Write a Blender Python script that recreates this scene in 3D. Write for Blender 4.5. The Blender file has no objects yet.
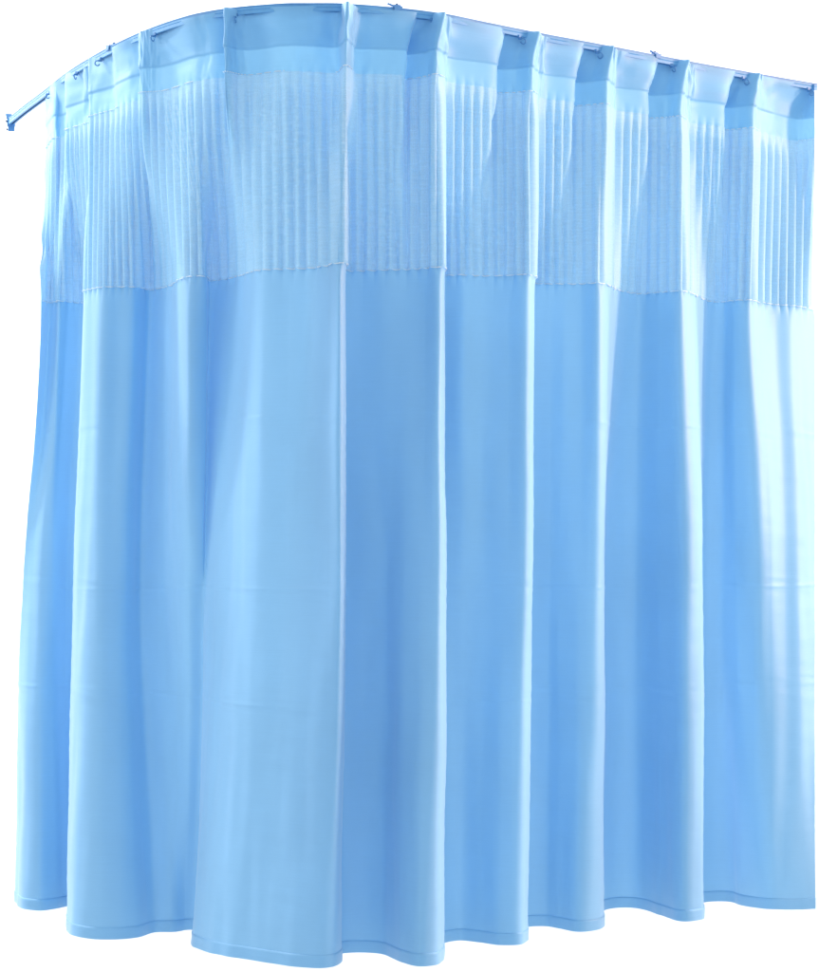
import bpy, bmesh, math, random
from mathutils import Vector, noise
random.seed(4)
C = bpy.context.scene.collection
sc = bpy.context.scene

# ------------------------------------------------------------------ camera (photo is 819 x 972, horizon at row 540)
F = 2400.0; CX = 409.5; HY = 540.0
ZC = 1.35
cam_d = bpy.data.cameras.new('camera'); cam = bpy.data.objects.new('camera', cam_d); C.objects.link(cam)
cam.location = (0, 0, ZC); cam.rotation_euler = (math.radians(90), 0, 0)
cam_d.sensor_fit = 'HORIZONTAL'; cam_d.sensor_width = 36; cam_d.lens = 36 * F / 819
cam_d.shift_y = (HY - 486) / 819
cam_d.clip_end = 200; cam_d.clip_start = .1
sc.camera = cam

ZR = ZC + 1.279          # top of the rail
Z_TOP = ZR - .004        # top edge of the curtain
Z_DBL = ZR - .098        # lower edge of the doubled heading
Z_HB = ZR - .158         # heading meets the net
Z_SEAM = ZR - .620       # net meets the drape
Z_MID = ZC - .14
Z_HEM = ZC - 1.021       # bottom edge
Z_HL = Z_HEM + .030      # hem stitch line

def pt(x, D): return ((x - CX) * D / F, D)
def lerp(a, b, t): return a + (b - a) * t
def interp(tab, x):
    if x <= tab[0][0]: return tab[0][1]
    for (a, p), (b, q) in zip(tab, tab[1:]):
        if x <= b: return lerp(p, q, (x - a) / (b - a))
    return tab[-1][1]

def pchip(xs, ys, x):
    n = len(xs); h = [xs[i+1]-xs[i] for i in range(n-1)]; d = [(ys[i+1]-ys[i])/h[i] for i in range(n-1)]
    m = [0]*n; m[0] = d[0]; m[-1] = d[-1]
    for i in range(1, n-1):
        if d[i-1]*d[i] > 0:
            w1 = 2*h[i]+h[i-1]; w2 = h[i]+2*h[i-1]
            m[i] = (w1+w2)/(w1/d[i-1]+w2/d[i])
    i = 0
    while i < n-2 and x > xs[i+1]: i += 1
    t = (x-xs[i])/h[i]; t2 = t*t; t3 = t2*t
    return (2*t3-3*t2+1)*ys[i]+(t3-2*t2+t)*h[i]*m[i]+(-2*t3+3*t2)*ys[i+1]+(t3-t2)*h[i]*m[i+1]

# ------------------------------------------------------------------ plan of the rail: a rounded corner bulging to the viewer
RAIL = [(8,122),(25,108),(45,93),(70,73.5),(100,55),(125,42),(150,31),(175,22),(200,15),(230,10),(260,7),(295,5),(330,5),(360,6.5),(390,9),
        (440,15),(485,24),(530,33),(600,46),(700,65),(815,85)]
RX = [r[0] for r in RAIL]; RD = [1.279*F/(HY-r[1]) for r in RAIL]
def Dr(x): return pchip(RX, RD, min(max(x, 8), 815))

# ------------------------------------------------------------------ fold lines: one row per line running down the cloth
# heading (x, cm from the rail), net seam (x, row), middle x, hem (x, row)
KP = [
((46,2),(41,301),23,(15,901)),((56,-5),(50,303),32,(24,909)),((60,0),(56,302),42,(40,911)),
((71,3),(60,301),52,(55,909)),((66,-5),(80,303),66,(66,906)),((84,2),(87,302),75,(75,903)),
((94,3),(90,297),82,(77,912)),((89,-5),(84,291),74,(66,927)),((93,-4),(92,289),84,(75,936)),
((112,2),(104,287),98,(95,939)),((118,1),(118,287),112,(115,939)),((130,1),(134,287),125,(135,937)),
((146,3),(150,290),142,(155,932)),((140,-6),(168,286.5),164,(172,932)),((162,2),(190,276.5),190,(185,930)),
((195,1),(205,276.5),203,(194,930)),((215,1),(210,281),205,(195,938)),
((231,3),(222,280),214,(191,945)),((225,-5),(240,276),230,(200,950)),((246,2),(262,270),256,(225,956)),
((285,0),(290,269),285,(260,961)),((312,1),(312,268),310,(295,966)),((336,2),(328,265.5),328,(318,968)),
((346,-7),(339,263),340,(333,967)),((351,-3),(345,264),346,(341,962)),((356,2),(346,269),347,(346,955)),
((372,1),(358,271),362,(362,952)),((393,1),(385,270),385,(382,954)),
((408,4),(408,269.5),405,(402,962)),((422,0),(424,268.5),424,(420,966)),((436,-6),(438,267),438,(434,965)),
((443,-3),(444,268),445,(444,957)),((450,1),(446,274),446,(446,946)),((475,1),(465,275),462,(460,940)),
((499,5),(485,276),480,(480,942)),((515,0),(508,275.5),505,(500,945)),((531,-6),(526,274.5),524,(518,945)),
((537,-3),(534,276),532,(528,940)),((543,1),(537,282),533,(530,929)),((560,1),(550,284),548,(545,926)),
((577,5),(565,284),560,(560,928)),((590,0),(582,284),580,(578,931)),((606,-6),(597,283),596,(592,930)),
((611,-3),(605,284),604,(602,927)),((617,1),(618,289),605,(604,915)),((635,1),(631,293),617,(614,908)),
((651,5),(640,294),635,(635,908)),((665,0),(660,292.5),660,(660,915)),((680,-6),(680,291),685,(683,922)),
((686,-3),(690,293),700,(701,920)),((692,1),(708,300),705,(704,905)),((710,1),(714,302),712,(712,901)),
((727,5),(724,302),722,(728,901)),((737,0),(735,300.5),738,(742,905)),((752,-6),(748,300),760,(758,908)),
((758,-3),(758,302),772,(772,909.5)),((775,1),(774,304.5),786,(785,909.5)),((798,4),(792,305.6),801,(800,909)),
((815,-3),(815,309.5),815,(815,908.5)),
]
# each pleat: key of its groove, key of its ridge
PLEATS = [(0,1),(3,5),(6,9),(12,14),(17,19),(22,23),(28,30),(34,36),(40,42),(46,48),(52,54),(57,58)]
TOPSHIFT = {}
for k,(g,r) in enumerate(PLEATS):
    s = 1.0 if k >= 6 else 0
    if k == 5: s = .2
    TOPSHIFT[g] = 15*s
    for j in range(g+1, r): TOPSHIFT[j] = 9*s
    if r < 58: TOPSHIFT[r] = 8*s
    if g > 0: TOPSHIFT[g-1] = 8*s
ZL = [Z_HEM, Z_MID, Z_SEAM, Z_HB, Z_DBL, Z_TOP]
for g, r in PLEATS[6:11]:                 # the flat span laps over the start of the pleat
    T = KP[g][0]; KP[g] = ((T[0]-6, 5.5),)+KP[g][1:]
    KP[g-1] = ((T[0]-3, -.5),)+KP[g-1][1:]
KL = []                                   # per key: X and Y at the six levels
for i, (T, S, mx, H) in enumerate(KP):
    Ds = (Z_SEAM-ZC)*F/(HY-S[1]); Dh = (ZC-Z_HEM)*F/(H[1]-HY)
    t = (Z_MID-Z_HEM)/(Z_SEAM-Z_HEM); Dm = lerp(Dh, Ds, t)
    Db = Dr(T[0]) + T[1]*.01
    tx = T[0] + TOPSHIFT.get(i, 0)
    Dt = Dr(tx) + T[1]*(.007 if T[1] < 0 else .003)
    if i in (25, 32, 38, 44, 50):                       # groove tucked in behind the ridge before it
        k = 1.0
        H = (H[0]-5*k, H[1]); mx -= 5*k*(.4 if i > 40 else 1); S = (S[0]-(4 if i < 40 else 0), S[1])
        Dh += .03; Dm += .05; Ds += .03
    P = [pt(H[0], Dh), pt(mx, Dm), pt(S[0], Ds), pt(T[0], Db), pt(T[0]+.05*TOPSHIFT.get(i,0), Db), pt(tx, Dt)]
    KL.append(([p[0] for p in P], [p[1] for p in P]))
def keys_at(z): return [(pchip(ZL, kx, z), pchip(ZL, ky, z)) for kx, ky in KL]

# columns: samples per span
NK = len(KP); SPAN = []
lv = [keys_at(z) for z in (Z_HEM, Z_MID, Z_SEAM, Z_HB)]
for i in range(NK-1):
    L = max(math.dist(l[i], l[i+1]) for l in lv)
    SPAN.append(max(8, int(L/.0026)))
def catmull(P, i, n):
    p1, p2 = P[i], P[i+1]
    p0 = P[i-1] if i else (2*p1[0]-p2[0], 2*p1[1]-p2[1])
    p3 = P[i+2] if i+2 < len(P) else (2*p2[0]-p1[0], 2*p2[1]-p1[1])
    a = .5
    t0 = 0; t1 = t0+max(math.dist(p0,p1),1e-4)**a; t2 = t1+max(math.dist(p1,p2),1e-4)**a; t3 = t2+max(math.dist(p2,p3),1e-4)**a
    out = []
    for k in range(n):
        t = t1+(t2-t1)*k/n
        r = []
        for c in (0, 1):
            A1=(t1-t)/(t1-t0)*p0[c]+(t-t0)/(t1-t0)*p1[c]; A2=(t2-t)/(t2-t1)*p1[c]+(t-t1)/(t2-t1)*p2[c]; A3=(t3-t)/(t3-t2)*p2[c]+(t-t2)/(t3-t2)*p3[c]
            B1=(t2-t)/(t2-t0)*A1+(t-t0)/(t2-t0)*A2; B2=(t3-t)/(t3-t1)*A2+(t-t1)/(t3-t1)*A3
            r.append((t2-t)/(t2-t1)*B1+(t-t1)/(t2-t1)*B2)
        out.append(tuple(r))
    return out
def row_xy(z):
    P = keys_at(z); o = []
    for i in range(NK-1): o += catmull(P, i, SPAN[i])
    o.append(P[-1]); return o
COLSTART = [0]
for s in SPAN: COLSTART.append(COLSTART[-1]+s)
NC = COLSTART[-1]+1
seam_xy = row_xy(Z_SEAM); ARC = [0]
for a, b in zip(seam_xy, seam_xy[1:]): ARC.append(ARC[-1]+math.dist(a, b))
# distance of each column to the next pleat, 0 at pleat, 1 in the middle of a span between pleats
BET = [0.0]*NC
for (g0, r0), (g1, r1) in zip(PLEATS, PLEATS[1:]):
    a, b = COLSTART[r0], COLSTART[g1]
    for c in range(a, b+1): BET[c] = math.sin(math.pi*(c-a)/max(1, b-a))
def smooth(t): t = min(max(t, 0), 1); return t*t*(3-2*t)

RP = [Vector((*pt(8+807*i/400, Dr(8+807*i/400)), 0)) for i in range(401)]
RA = [0]
for a, b in zip(RP, RP[1:]): RA.append(RA[-1]+(b-a).length)
RQ = [(p.x, .5*(p.x+a)) for p, a in zip(RP, RA)]
def rail_arc(x, y, st): return interp(RQ, x)
def ripple(arc, z):
    """narrow gathers of the net, running down from the heading to the seam and dying out in the drape"""
    if z > Z_HB: e = .15*smooth(1-(z-Z_HB)/.03)
    elif z > Z_SEAM: e = lerp(1.0, .30, smooth((z-(Z_HB-.07))/.07))
    else: e = math.exp((z-Z_SEAM)/.012)*.55 + .0
    if e < .004: return 0
    ph = arc/.0275*math.pi + 1.1*noise.noise((arc*3.0, z*.4, 0))
    am = .0175*(.75+.7*noise.noise((arc*6.0, 3.3, z*.6)))
    return e*am*(math.sqrt(math.sin(ph)**2+.008)-.6)
CREASES = [(ZC-.125, 1), (ZC-.40, .8), (ZC+.30, .5)]
def grid_rows(zs, off=0.0, rip=1.0):
    """rows of 3D points of the cloth, moved off (m) to its outer side"""
    rows = []
    for z in zs:
        xy = row_xy(z); r = []; st = [18]
        for c in range(NC):
            a = xy[max(c-1, 0)]; b = xy[min(c+1, NC-1)]
            tx, ty = b[0]-a[0], b[1]-a[1]; L = math.hypot(tx, ty) or 1
            nx, ny = ty/L, -tx/L                               # outer side, to the viewer
            x, y = xy[c]
            d = off + (ripple(rail_arc(x, y, st), z)*rip if abs(z-(Z_SEAM+Z_HB)/2) < .3 else 0)
            below = smooth((Z_SEAM-z)/.5)
            d += below*(.005*noise.noise((x*5, y*5, z*1.3)) + -.0026*noise.noise((x*22+4, y*22, z*4)) + .0011*noise.noise((x*9, y*9, z*55+x*6)))
            if z < Z_SEAM:                                      # packing creases pressed across the cloth, and a slight sway of the folds
                for zc, k in CREASES:
                    q = (z-zc-.010*noise.noise((x*1.5, y, zc*9))-.003*noise.noise((x*11, y*3, zc)))/.0055
                    if abs(q) < 3: d += .0015*math.exp(-q*q)*k*smooth(.5+1.6*noise.noise((x*2.2+zc*31, y*2, 1)))
                x += below*.0045*noise.noise((x*2.4, 8, z*2.3))
            zz = z
            if z > Z_HB:
                t = (z-Z_HB)/(Z_TOP-Z_HB)
                d += .010*BET[c]*math.sin(math.pi*t)*noise.noise((ARC[c]*9, 7, z*8))*1.5
                d += t*t*.012*BET[c]                            # the free top edge leans out between pleats
                zz += .003*(1-BET[c])*t*t - .002*BET[c]*t*t
                d += (.0022*noise.noise((ARC[c]*34, 1, z*30)) + .006*t*noise.noise((ARC[c]*16+z*12, 5, z*22)))
            if z < Z_HL+.05:
                zz += .003*noise.noise((ARC[c]*6, 0, 0))*smooth((Z_HL+.05-z)/.05)
            r.append((x+nx*d, y+ny*d, zz))
        rows.append(r)
    return rows

def mesh_from(name, verts, faces, uvs, mats, parent=None, fm=None, smooth_=True):
    me = bpy.data.meshes.new(name); me.from_pydata(verts, [], faces)
    if uvs:
        ul = me.uv_layers.new(name='UVMap'); data = []
        for f in faces:
            for v in f: data += uvs[v]
        ul.data.foreach_set('uv', data)
    for m in mats: me.materials.append(m)
    if fm: me.polygons.foreach_set('material_index', fm)
    me.polygons.foreach_set('use_smooth', [smooth_]*len(faces)); me.update()
    o = bpy.data.objects.new(name, me); C.objects.link(o)
    if parent: o.parent = parent; o.matrix_parent_inverse = parent.matrix_world.inverted()
    return o
def sheet(name, rows, zs, c0, c1, mats, parent, matfn=None):
    V = []; U = []; n = c1-c0+1
    for r, z in zip(rows, zs):
        for c in range(c0, c1+1): V.append(r[c]); U.append((ARC[c], z))
    Fc = []; fm = []
    for i in range(len(rows)-1):
        for j in range(n-1):
            Fc.append((i*n+j, i*n+j+1, (i+1)*n+j+1, (i+1)*n+j))
            if matfn: fm.append(matfn((zs[i]+zs[i+1])/2))
    return mesh_from(name, V, Fc, U, mats, parent, fm or None)
def sheets(name, rows, zs, ranges, mats, parent, matfn=None):
    V=[];U=[];Fc=[];fm=[]
    for c0,c1 in ranges:
        b=len(V); n=c1-c0+1
        for r,z in zip(rows,zs):
            for c in range(c0,c1+1): V.append(r[c]); U.append((ARC[c],z))
        for i in range(len(rows)-1):
            for j in range(n-1):
                Fc.append((b+i*n+j,b+i*n+j+1,b+(i+1)*n+j+1,b+(i+1)*n+j))
                if matfn: fm.append(matfn((zs[i]+zs[i+1])/2))
    return mesh_from(name,V,Fc,U,mats,parent,fm or None)

# ------------------------------------------------------------------ materials
def new_mat(name):
    m = bpy.data.materials.new(name); m.use_nodes = True; nt = m.node_tree; nt.nodes.clear()
    return m, nt, nt.nodes.new, nt.links.new
def cloth_mat(name, col, trans, net=0.0, sheen=.45, rough=.5, weave=900, tcol=None):
    m, nt, N, L = new_mat(name)
    out = N('ShaderNodeOutputMaterial')
    uv = N('ShaderNodeUVMap'); uv.uv_map = 'UVMap'
    # woven threads
    mp = N('ShaderNodeMapping'); mp.inputs['Scale'].default_value = (weave, weave*.8, 1); L(uv.outputs[0], mp.inputs[0])
    w1 = N('ShaderNodeTexNoise'); w1.inputs['Scale'].default_value = 1; w1.inputs['Detail'].default_value = 1; L(mp.outputs[0], w1.inputs['Vector'])
    # slubs: threads running across
    mp2 = N('ShaderNodeMapping'); mp2.inputs['Scale'].default_value = ((30, 210, 1) if net else (14, 330, 1)); L(uv.outputs[0], mp2.inputs[0])
    w2 = N('ShaderNodeTexNoise'); w2.inputs['Scale'].default_value = 1; w2.inputs['Detail'].default_value = 3; L(mp2.outputs[0], w2.inputs['Vector'])
    # uneven dye
    mp3 = N('ShaderNodeMapping'); mp3.inputs['Scale'].default_value = (5, 3, 1); L(uv.outputs[0], mp3.inputs[0])
    w3 = N('ShaderNodeTexNoise'); w3.inputs['Scale'].default_value = 1; w3.inputs['Detail'].default_value = 4; L(mp3.outputs[0], w3.inputs['Vector'])
    def mul(a, k, c):
        q = N('ShaderNodeMath'); q.operation = 'MULTIPLY_ADD'; L(a, q.inputs[0]); q.inputs[1].default_value = k; q.inputs[2].default_value = c; return q.outputs[0]
    v = N('ShaderNodeMath'); v.operation = 'ADD'; L(mul(w2.outputs['Fac'], .27 if net else .07, 0), v.inputs[0]); L(mul(w3.outputs['Fac'], .22, -.06), v.inputs[1])
    hs = N('ShaderNodeHueSaturation'); hs.inputs['Color'].default_value = (*col, 1)
    L(mul(v.outputs[0], 1, 1-(.185 if net else .085)), hs.inputs['Value'])
    bm = N('ShaderNodeBump'); bm.inputs['Strength'].default_value = .25; bm.inputs['Distance'].default_value = .0006
    ad = N('ShaderNodeMath'); ad.operation = 'ADD'; L(w1.outputs['Fac'], ad.inputs[0]); L(w2.outputs['Fac'], ad.inputs[1]); L(ad.outputs[0], bm.inputs['Height'])
    p = N('ShaderNodeBsdfPrincipled'); L(hs.outputs[0], p.inputs['Base Color']); p.inputs['Roughness'].default_value = rough
    p.inputs['Sheen Weight'].default_value = sheen; p.inputs['Sheen Roughness'].default_value = .4
    p.inputs['Specular IOR Level'].default_value = .35
    L(bm.outputs[0], p.inputs['Normal'])
    t = N('ShaderNodeBsdfTranslucent')
    t.inputs['Color'].default_value = (*(tcol or col), 1)
    mx = N('ShaderNodeMixShader'); mx.inputs[0].default_value = trans; L(p.outputs[0], mx.inputs[1]); L(t.outputs[0], mx.inputs[2])
    last = mx.outputs[0]
    if net:
        # open net: small holes between the threads let what lies behind show
        mp4 = N('ShaderNodeMapping'); mp4.inputs['Scale'].default_value = (420, 420, 1); L(uv.outputs[0], mp4.inputs[0])
        vo = N('ShaderNodeTexVoronoi'); vo.inputs['Scale'].default_value = 1; vo.inputs['Randomness'].default_value = .35; L(mp4.outputs[0], vo.inputs['Vector'])
        mr = N('ShaderNodeMapRange'); L(vo.outputs['Distance'], mr.inputs[0]); mr.inputs[1].default_value = .12; mr.inputs[2].default_value = .5
        mr.inputs[3].default_value = min(1, net*2.2); mr.inputs[4].default_value = 0
        tr = N('ShaderNodeBsdfTransparent')
        m2 = N('ShaderNodeMixShader'); L(mr.outputs[0], m2.inputs[0]); L(last, m2.inputs[1]); L(tr.outputs[0], m2.inputs[2]); last = m2.outputs[0]
    L(last, out.inputs[0]); return m
BLUE = (.275, .545, .81)
M_drape = cloth_mat('blue_cloth', BLUE, .16)
M_head1 = cloth_mat('heading_cloth', (.27, .56, .81), .2)
M_head2 = cloth_mat('doubled_heading_cloth', (.22, .50, .79), .08)
M_net = cloth_mat('net_cloth', (.315, .59, .825), .12, net=.08, sheen=.2)
M_hem = cloth_mat('doubled_hem_cloth', (.25, .52, .80), .1)
M_thread = cloth_mat('thread', (.82, .91, .97), .3, sheen=.5)
def hard_mat(name, col, rough, metal=0):
    m, nt, N, L = new_mat(name); out = N('ShaderNodeOutputMaterial'); p = N('ShaderNodeBsdfPrincipled')
    tc = N('ShaderNodeTexCoord'); n = N('ShaderNodeTexNoise'); n.inputs['Scale'].default_value = 60; L(tc.outputs['Object'], n.inputs['Vector'])
    h = N('ShaderNodeHueSaturation'); h.inputs['Color'].default_value = (*col, 1)
    q = N('ShaderNodeMath'); q.operation = 'MULTIPLY_ADD'; q.inputs[1].default_value = .25; q.inputs[2].default_value = .87; L(n.outputs['Fac'], q.inputs[0]); L(q.outputs[0], h.inputs['Value'])
    L(h.outputs[0], p.inputs['Base Color']); p.inputs['Roughness'].default_value = rough; p.inputs['Metallic'].default_value = metal
    L(p.outputs[0], out.inputs[0]); return m
M_rail = hard_mat('painted_rail', (.13, .38, .70), .45)
M_clip = hard_mat('clip_plastic', (.10, .30, .62), .45)
M_hook = hard_mat('hook_plastic', (.09, .28, .58), .4)
M_dark = hard_mat('dark_screw', (.01, .04, .12), .4)
M_wall = hard_mat('white_paper', (.9, .9, .9), .9)

# ------------------------------------------------------------------ curtain
def empty(name, loc, label, cat, group=None):
    o = bpy.data.objects.new(name, None); C.objects.link(o); o.location = loc
    o['label'] = label; o['category'] = cat
    if group: o['group'] = group
    bpy.context.view_layer.update(); return o
def lin(a, b, n): return [lerp(a, b, i/n) for i in range(n+1)]
cur = empty('curtain', (0, 6.2, Z_HEM), 'pleated light blue curtain with a gathered net band on top, hanging from the curved rail', 'curtain')

zh = lin(Z_HB, Z_DBL, 12); zd = lin(Z_DBL+.0015, Z_TOP, 16)
rows_h = grid_rows(zh); rows_d = grid_rows(zd, off=.0022)
zall = zh+zd; rall = rows_h+rows_d
mf = lambda z: 1 if z > Z_DBL else 0
pr = []
for g, r in PLEATS: pr.append((COLSTART[g], COLSTART[min(r+ (1 if r < NK-1 else 0), NK-1)]))
PL = [sheet('pleat', rall, zall, a, b, [M_head1, M_head2], cur, mf) for a, b in pr]
gaps = [(b, c) for (a, b), (c, d) in zip(pr, pr[1:]) if c > b]
for a, b in gaps: sheet('heading_panel', rall, zall, a, b, [M_head1, M_head2], cur, mf)
zn = lin(Z_SEAM, Z_HB, 80)
rows_n = grid_rows(zn)
sheet('net_band', rows_n, zn, 0, NC-1, [M_net], cur)
zb = lin(Z_HL, Z_SEAM-.06, 130)+lin(Z_SEAM-.057, Z_SEAM, 16)
for zc, k in CREASES: zb += lin(zc-.026, zc+.026, 22)
zb = sorted(set(round(z, 4) for z in zb))
rows_b = grid_rows(zb)
drape = sheet('drape', rows_b, zb, 0, NC-1, [M_drape], cur)
zm = lin(Z_HEM, Z_HL, 6)+[Z_HL+.0006]
rows_m = grid_rows(zm, off=.0018); rows_m[-1] = grid_rows([Z_HL+.0006], off=.0002)[0]
sheet('hem', rows_m, zm, 0, NC-1, [M_hem], drape)

# stitched cord along a line of the cloth, drawn as short dashes
def stitches(name, z, parent, rad, dash, gap, ranges, lift=.002, wob=0.0):
    row = grid_rows([z], off=lift)[0]; V = []; Fc = []; U = []
    for c0, c1 in ranges:
        s = ARC[c0]
        c = c0
        while c < c1:
            e = c
            while e < c1 and ARC[e]-ARC[c] < dash: e += 1
            if e-c >= 2:
                cols = list(range(c, e+1)); b = len(V); K = 6
                for i, cc in enumerate(cols):
                    p = Vector(row[cc]); q0 = Vector(row[max(cc-1, 0)]); q1 = Vector(row[min(cc+1, NC-1)])
                    t = (q1-q0).normalized(); n = Vector((t.y, -t.x, 0)); k = Vector((0, 0, 1))
                    w = i/(len(cols)-1); rr = rad*(.35+.65*math.sin(math.pi*w)**.6)
                    p = p + k*(wob*math.sin(ARC[cc]/.0285*2*math.pi) - .3*wob)
                    for a in range(K):
                        th = 2*math.pi*a/K; V.append(tuple(p+n*rr*math.cos(th)+k*rr*math.sin(th))); U.append((ARC[cc], z))
                for i in range(len(cols)-1):
                    for a in range(K):
                        Fc.append((b+i*K+a, b+i*K+(a+1) % K, b+(i+1)*K+(a+1) % K, b+(i+1)*K+a))
            c = e
            s0 = ARC[c]
            g = gap*(.7+.6*random.random())
            while c < c1 and ARC[c]-s0 < g: c += 1
    return mesh_from(name, V, Fc, U, [M_thread], parent)
stitches('seam_cord', Z_SEAM, cur, .0016, .022, .0065, [(0, NC-1)], lift=.003, wob=.0006)
for q, (a, b) in zip(PL, pr): stitches('stitching', Z_HB+.001, q, .0015, .011, .0035, [(a, b)], lift=.003)

# ------------------------------------------------------------------ rail
def rail_path(x0, x1, n, dz=0):
    o = []
    for i in range(n+1):
        x = lerp(x0, x1, i/n); X, Y = pt(x, Dr(x)); o.append(Vector((X, Y, ZR+dz)))
    return o
def sweep(name, path, prof, mat, parent, closed=True):
    V = []; Fc = []; n = len(prof)
    for i, p in enumerate(path):
        t = (path[min(i+1, len(path)-1)]-path[max(i-1, 0)]); t.z = 0; t.normalize(); nn = Vector((t.y, -t.x, 0))
        for a, b in prof: V.append(tuple(p+nn*a+Vector((0, 0, b))))
    for i in range(len(path)-1):
        for a in range(n): Fc.append((i*n+a, i*n+(a+1) % n, (i+1)*n+(a+1) % n, (i+1)*n+a))
    Fc.append(tuple(range(n-1, -1, -1))); e = (len(path)-1)*n; Fc.append(tuple(range(e, e+n)))
    return mesh_from(name, V, Fc, None, [mat], parent, smooth_=False)
rail = empty('curtain_rail', (0, 5.8, ZR), 'slim blue curved curtain rail bending round a corner above the pleated curtain', 'curtain rail')
# C-channel section, open below, with two small lips and a groove in its face
prof = [(.009,0),(.009,-.006),(.0078,-.0075),(.009,-.009),(.009,-.016),(.0035,-.016),(.0035,-.0147),(.0072,-.0147),(.0072,-.002),
        (-.0072,-.002),(-.0072,-.0147),(-.0035,-.0147),(-.0035,-.016),(-.009,-.016),(-.009,0)]
sweep('track', rail_path(10, 815, 220), prof, M_rail, rail)
sweep('top_strip', rail_path(12, 815, 220, .0002), [(.0100,-.0002),(.0100,.0022),(-.0100,.0022),(-.0100,-.0002)], M_clip, rail)

def bm_obj(name, build, mat, parent=None, smooth_=False, bev=0):
    bm = bmesh.new(); build(bm)
    if bev: bmesh.ops.bevel(bm, geom=bm.edges[:], offset=bev, segments=2, affect='EDGES', clamp_overlap=True)
    me = bpy.data.meshes.new(name); bm.to_mesh(me); bm.free(); me.materials.append(mat)
    me.polygons.foreach_set('use_smooth', [smooth_]*len(me.polygons))
    o = bpy.data.objects.new(name, me); C.objects.link(o)
    if parent: o.parent = parent
    return o
def box(bm, c, s, rz=0):
    from mathutils import Matrix
    r = bmesh.ops.create_cube(bm, size=1)['verts']
    bmesh.ops.scale(bm, vec=s, verts=r)
    if rz: bmesh.ops.rotate(bm, cent=(0,0,0), matrix=Matrix.Rotation(rz, 3, 'Y'), verts=r)
    bmesh.ops.translate(bm, vec=c, verts=r)
def tube(bm, pts, rad, K=8):
    pts = [Vector(p) for p in pts]; rings = []
    up = Vector((0, 1, .01)).normalized()
    for i, p in enumerate(pts):
        t = (pts[min(i+1, len(pts)-1)]-pts[max(i-1, 0)]).normalized()
        a = t.cross(up)
        if a.length < .05: a = t.cross(Vector((1, 0, 0)))
        a.normalize(); b = t.cross(a)
        rings.append([bm.verts.new(p+a*rad*math.cos(2*math.pi*k/K)+b*rad*math.sin(2*math.pi*k/K)) for k in range(K)])
    for r0, r1 in zip(rings, rings[1:]):
        for k in range(K): bm.faces.new((r0[k], r0[(k+1) % K], r1[(k+1) % K], r1[k]))
    bm.faces.new(rings[0][::-1]); bm.faces.new(rings[-1])
def rail_frame(x):
    a = Vector((*pt(x-1, Dr(x-1)), 0)); b = Vector((*pt(x+1, Dr(x+1)), 0)); t = (b-a).normalized()
    X, Y = pt(x, Dr(x)); return Vector((X, Y, ZR)), math.atan2(t.y, t.x)
def place(o, x, dz=0, dn=0):
    p, an = rail_frame(x); o.location = p-rail.location if o.parent == rail else p
    o.location += Vector((math.sin(an)*dn, -math.cos(an)*dn, dz)); o.rotation_euler = (0, 0, an)
# ceiling clips gripping the top of the rail
def clip_bm(bm):
    box(bm, (0, 0, .0045), (.026, .024, .004)); box(bm, (.004, .004, .009), (.018, .010, .006)); box(bm, (-.016, -.006, .0085), (.020, .007, .003), .25)
    box(bm, (0, -.0118, -.001), (.020, .003, .011))
def screw_bm(bm):
    bmesh.ops.create_cone(bm, cap_ends=True, segments=12, radius1=.0035, radius2=.0028, depth=.004)
for x in (112, 396, 655):
    c = bm_obj('ceiling_clip', clip_bm, M_clip, rail, bev=.0008); place(c, x)
    s = bm_obj('screw', screw_bm, M_dark, c); s.location = (.004, .004, .0135)
# forked bracket closing the left end of the rail
def end_bm(bm):
    box(bm, (0, 0, -.009), (.012, .024, .026))
    box(bm, (-.006, -.004, .010), (.005, .020, .022), -.75)
    box(bm, (-.005, .002, -.026), (.005, .020, .018), .45)
    box(bm, (-.014, .001, -.010), (.004, .018, .012))
e = bm_obj('end_bracket', end_bm, M_clip, rail, bev=.001); place(e, 11)
s = bm_obj('screw', screw_bm, M_dark, e); s.location = (-.004, -.012, -.030); s.rotation_euler = (math.pi/2, 0, 0)
s = bm_obj('screw', screw_bm, M_dark, e); s.location = (-.001, -.014, -.006); s.rotation_euler = (math.pi/2, 0, 0)

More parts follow.
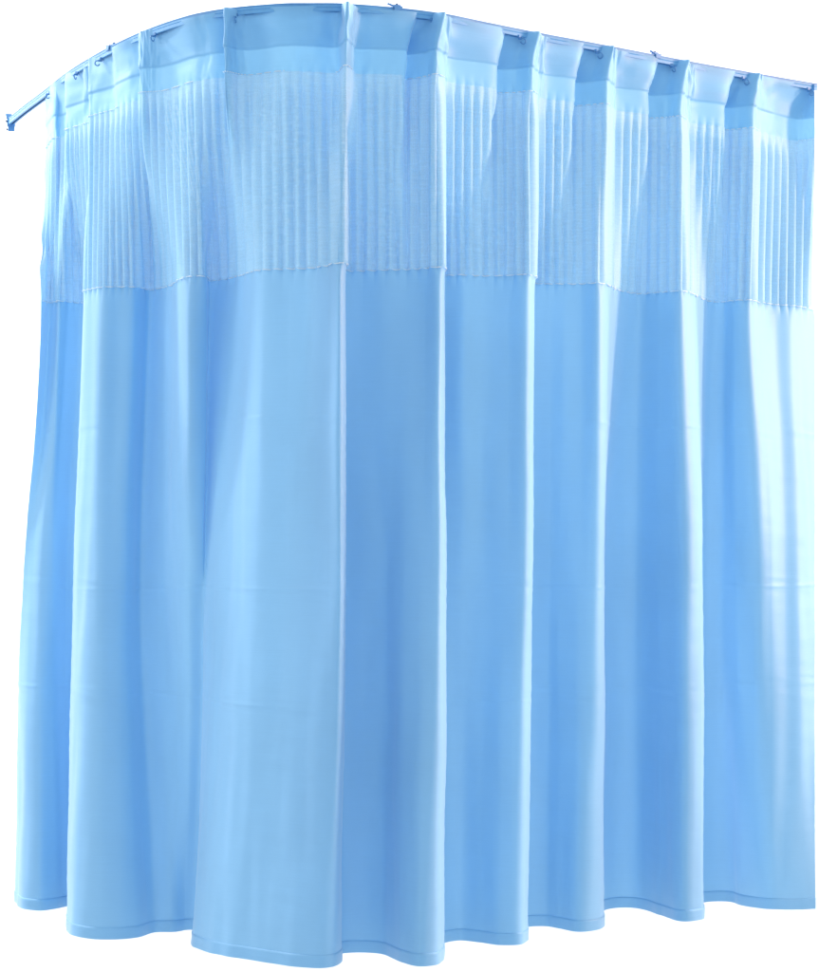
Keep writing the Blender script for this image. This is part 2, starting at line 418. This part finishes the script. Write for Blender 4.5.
# ------------------------------------------------------------------ hooks that slide in the rail
ordn = ['first','second','third','fourth','fifth','sixth','seventh','eighth','ninth','tenth','eleventh','twelfth']
def glider_bm(bm):
    box(bm, (0, 0, -.020), (.010, .0055, .007)); bmesh.ops.create_uvsphere(bm, u_segments=12, v_segments=8, radius=.0050)
    for v in bm.verts:
        pass
def hook_pts(turn):
    P = [(0,0,-.022),(0,-.004,-.027)]
    for i in range(11):
        a = math.pi*.5 - i/10*math.pi*1.45
        P.append((.0055*math.sin(i/10*math.pi)*turn, -.010+.006*math.cos(a)*-1, -.033+.007*math.sin(a)))
    return P
hx = [53, 80, 104, 158, 238, 347, 430, 517, 594, 669, 741, 806]
first = None
for k, x in enumerate(hx):
    if first is None:
        root = empty('curtain_hook', (0,0,0), '', 'curtain hook', 'hooks holding the pleats on the rail')
        def gb(bm):
            box(bm, (0, 0, -.0205), (.011, .0058, .007)); box(bm, (0, -.003, -.0265), (.005, .011, .004))
        g = bm_obj('glider', gb, M_hook, root, bev=.0008)
        w = bm_obj('wire', lambda bm: tube(bm, hook_pts(1), .0017), M_hook, root, True)
        first = (root, [g, w]); r = root
    else:
        r = first[0].copy(); C.objects.link(r)
        for ch in first[1]:
            d = ch.copy(); C.objects.link(d); d.parent = r
    r['label'] = 'small dark blue hook on the rail at the %s pleat from the left end' % ordn[k]
    p, an = rail_frame(x); r.location = p+Vector((math.sin(an)*.008, -math.cos(an)*.008, 0)); r.rotation_euler = (0, 0, an+random.uniform(-.5, .5)); r.location.z += .004

# ------------------------------------------------------------------ backdrop
def wall(bm):
    prof = [(11.5, 7.5)]+[(11.5, -2.0)]
    vs = [[bm.verts.new((sx, y, z)) for sx in (-14, 14)] for y, z in prof]
    for a, b in zip(vs, vs[1:]): bm.faces.new((a[0], a[1], b[1], b[0]))
bd = bm_obj('backdrop', wall, M_wall); bd['kind'] = 'structure'

# ------------------------------------------------------------------ light
w = bpy.data.worlds.new('World'); sc.world = w; w.use_nodes = True
bg = w.node_tree.nodes['Background']; bg.inputs[0].default_value = (.83, .92, 1, 1); bg.inputs[1].default_value = .87
def area(name, loc, target, sx, sy, power, col=(1, 1, 1), spread=180):
    l = bpy.data.lights.new(name, 'AREA'); l.shape = 'RECTANGLE'; l.size = sx; l.size_y = sy; l.energy = power; l.color = col
    o = bpy.data.objects.new(name, l); C.objects.link(o); o.location = loc
    l.spread = math.radians(spread)
    o.rotation_euler = (Vector(target)-Vector(loc)).to_track_quat('-Z', 'Y').to_euler(); return o
area('key_softbox', (8.6, 6.9, 2.7), (.3, 6.2, 1.85), 1.4, 1.6, 58, (1, .57, .38), 50)
area('fill_softbox', (-5.5, 5.6, 4.2), (-.4, 6.2, 2.2), 1.6, 1.6, 14, (1, .9, .8), 80)
area('backdrop_wash_light', (-5, 9.2, 5.5), (-2, 11.5, .6), 2, 1, 620)
area('backdrop_wash_light', (5, 9.2, 5.5), (2, 11.5, .6), 2, 1, 620)

sc.render.engine = 'CYCLES'
sc.cycles.transparent_max_bounces = 16; sc.cycles.max_bounces = 8; sc.cycles.diffuse_bounces = 5
sc.view_settings.view_transform = 'Standard'; sc.view_settings.look = 'None'; sc.view_settings.gamma = 1
sc.view_settings.exposure = 0
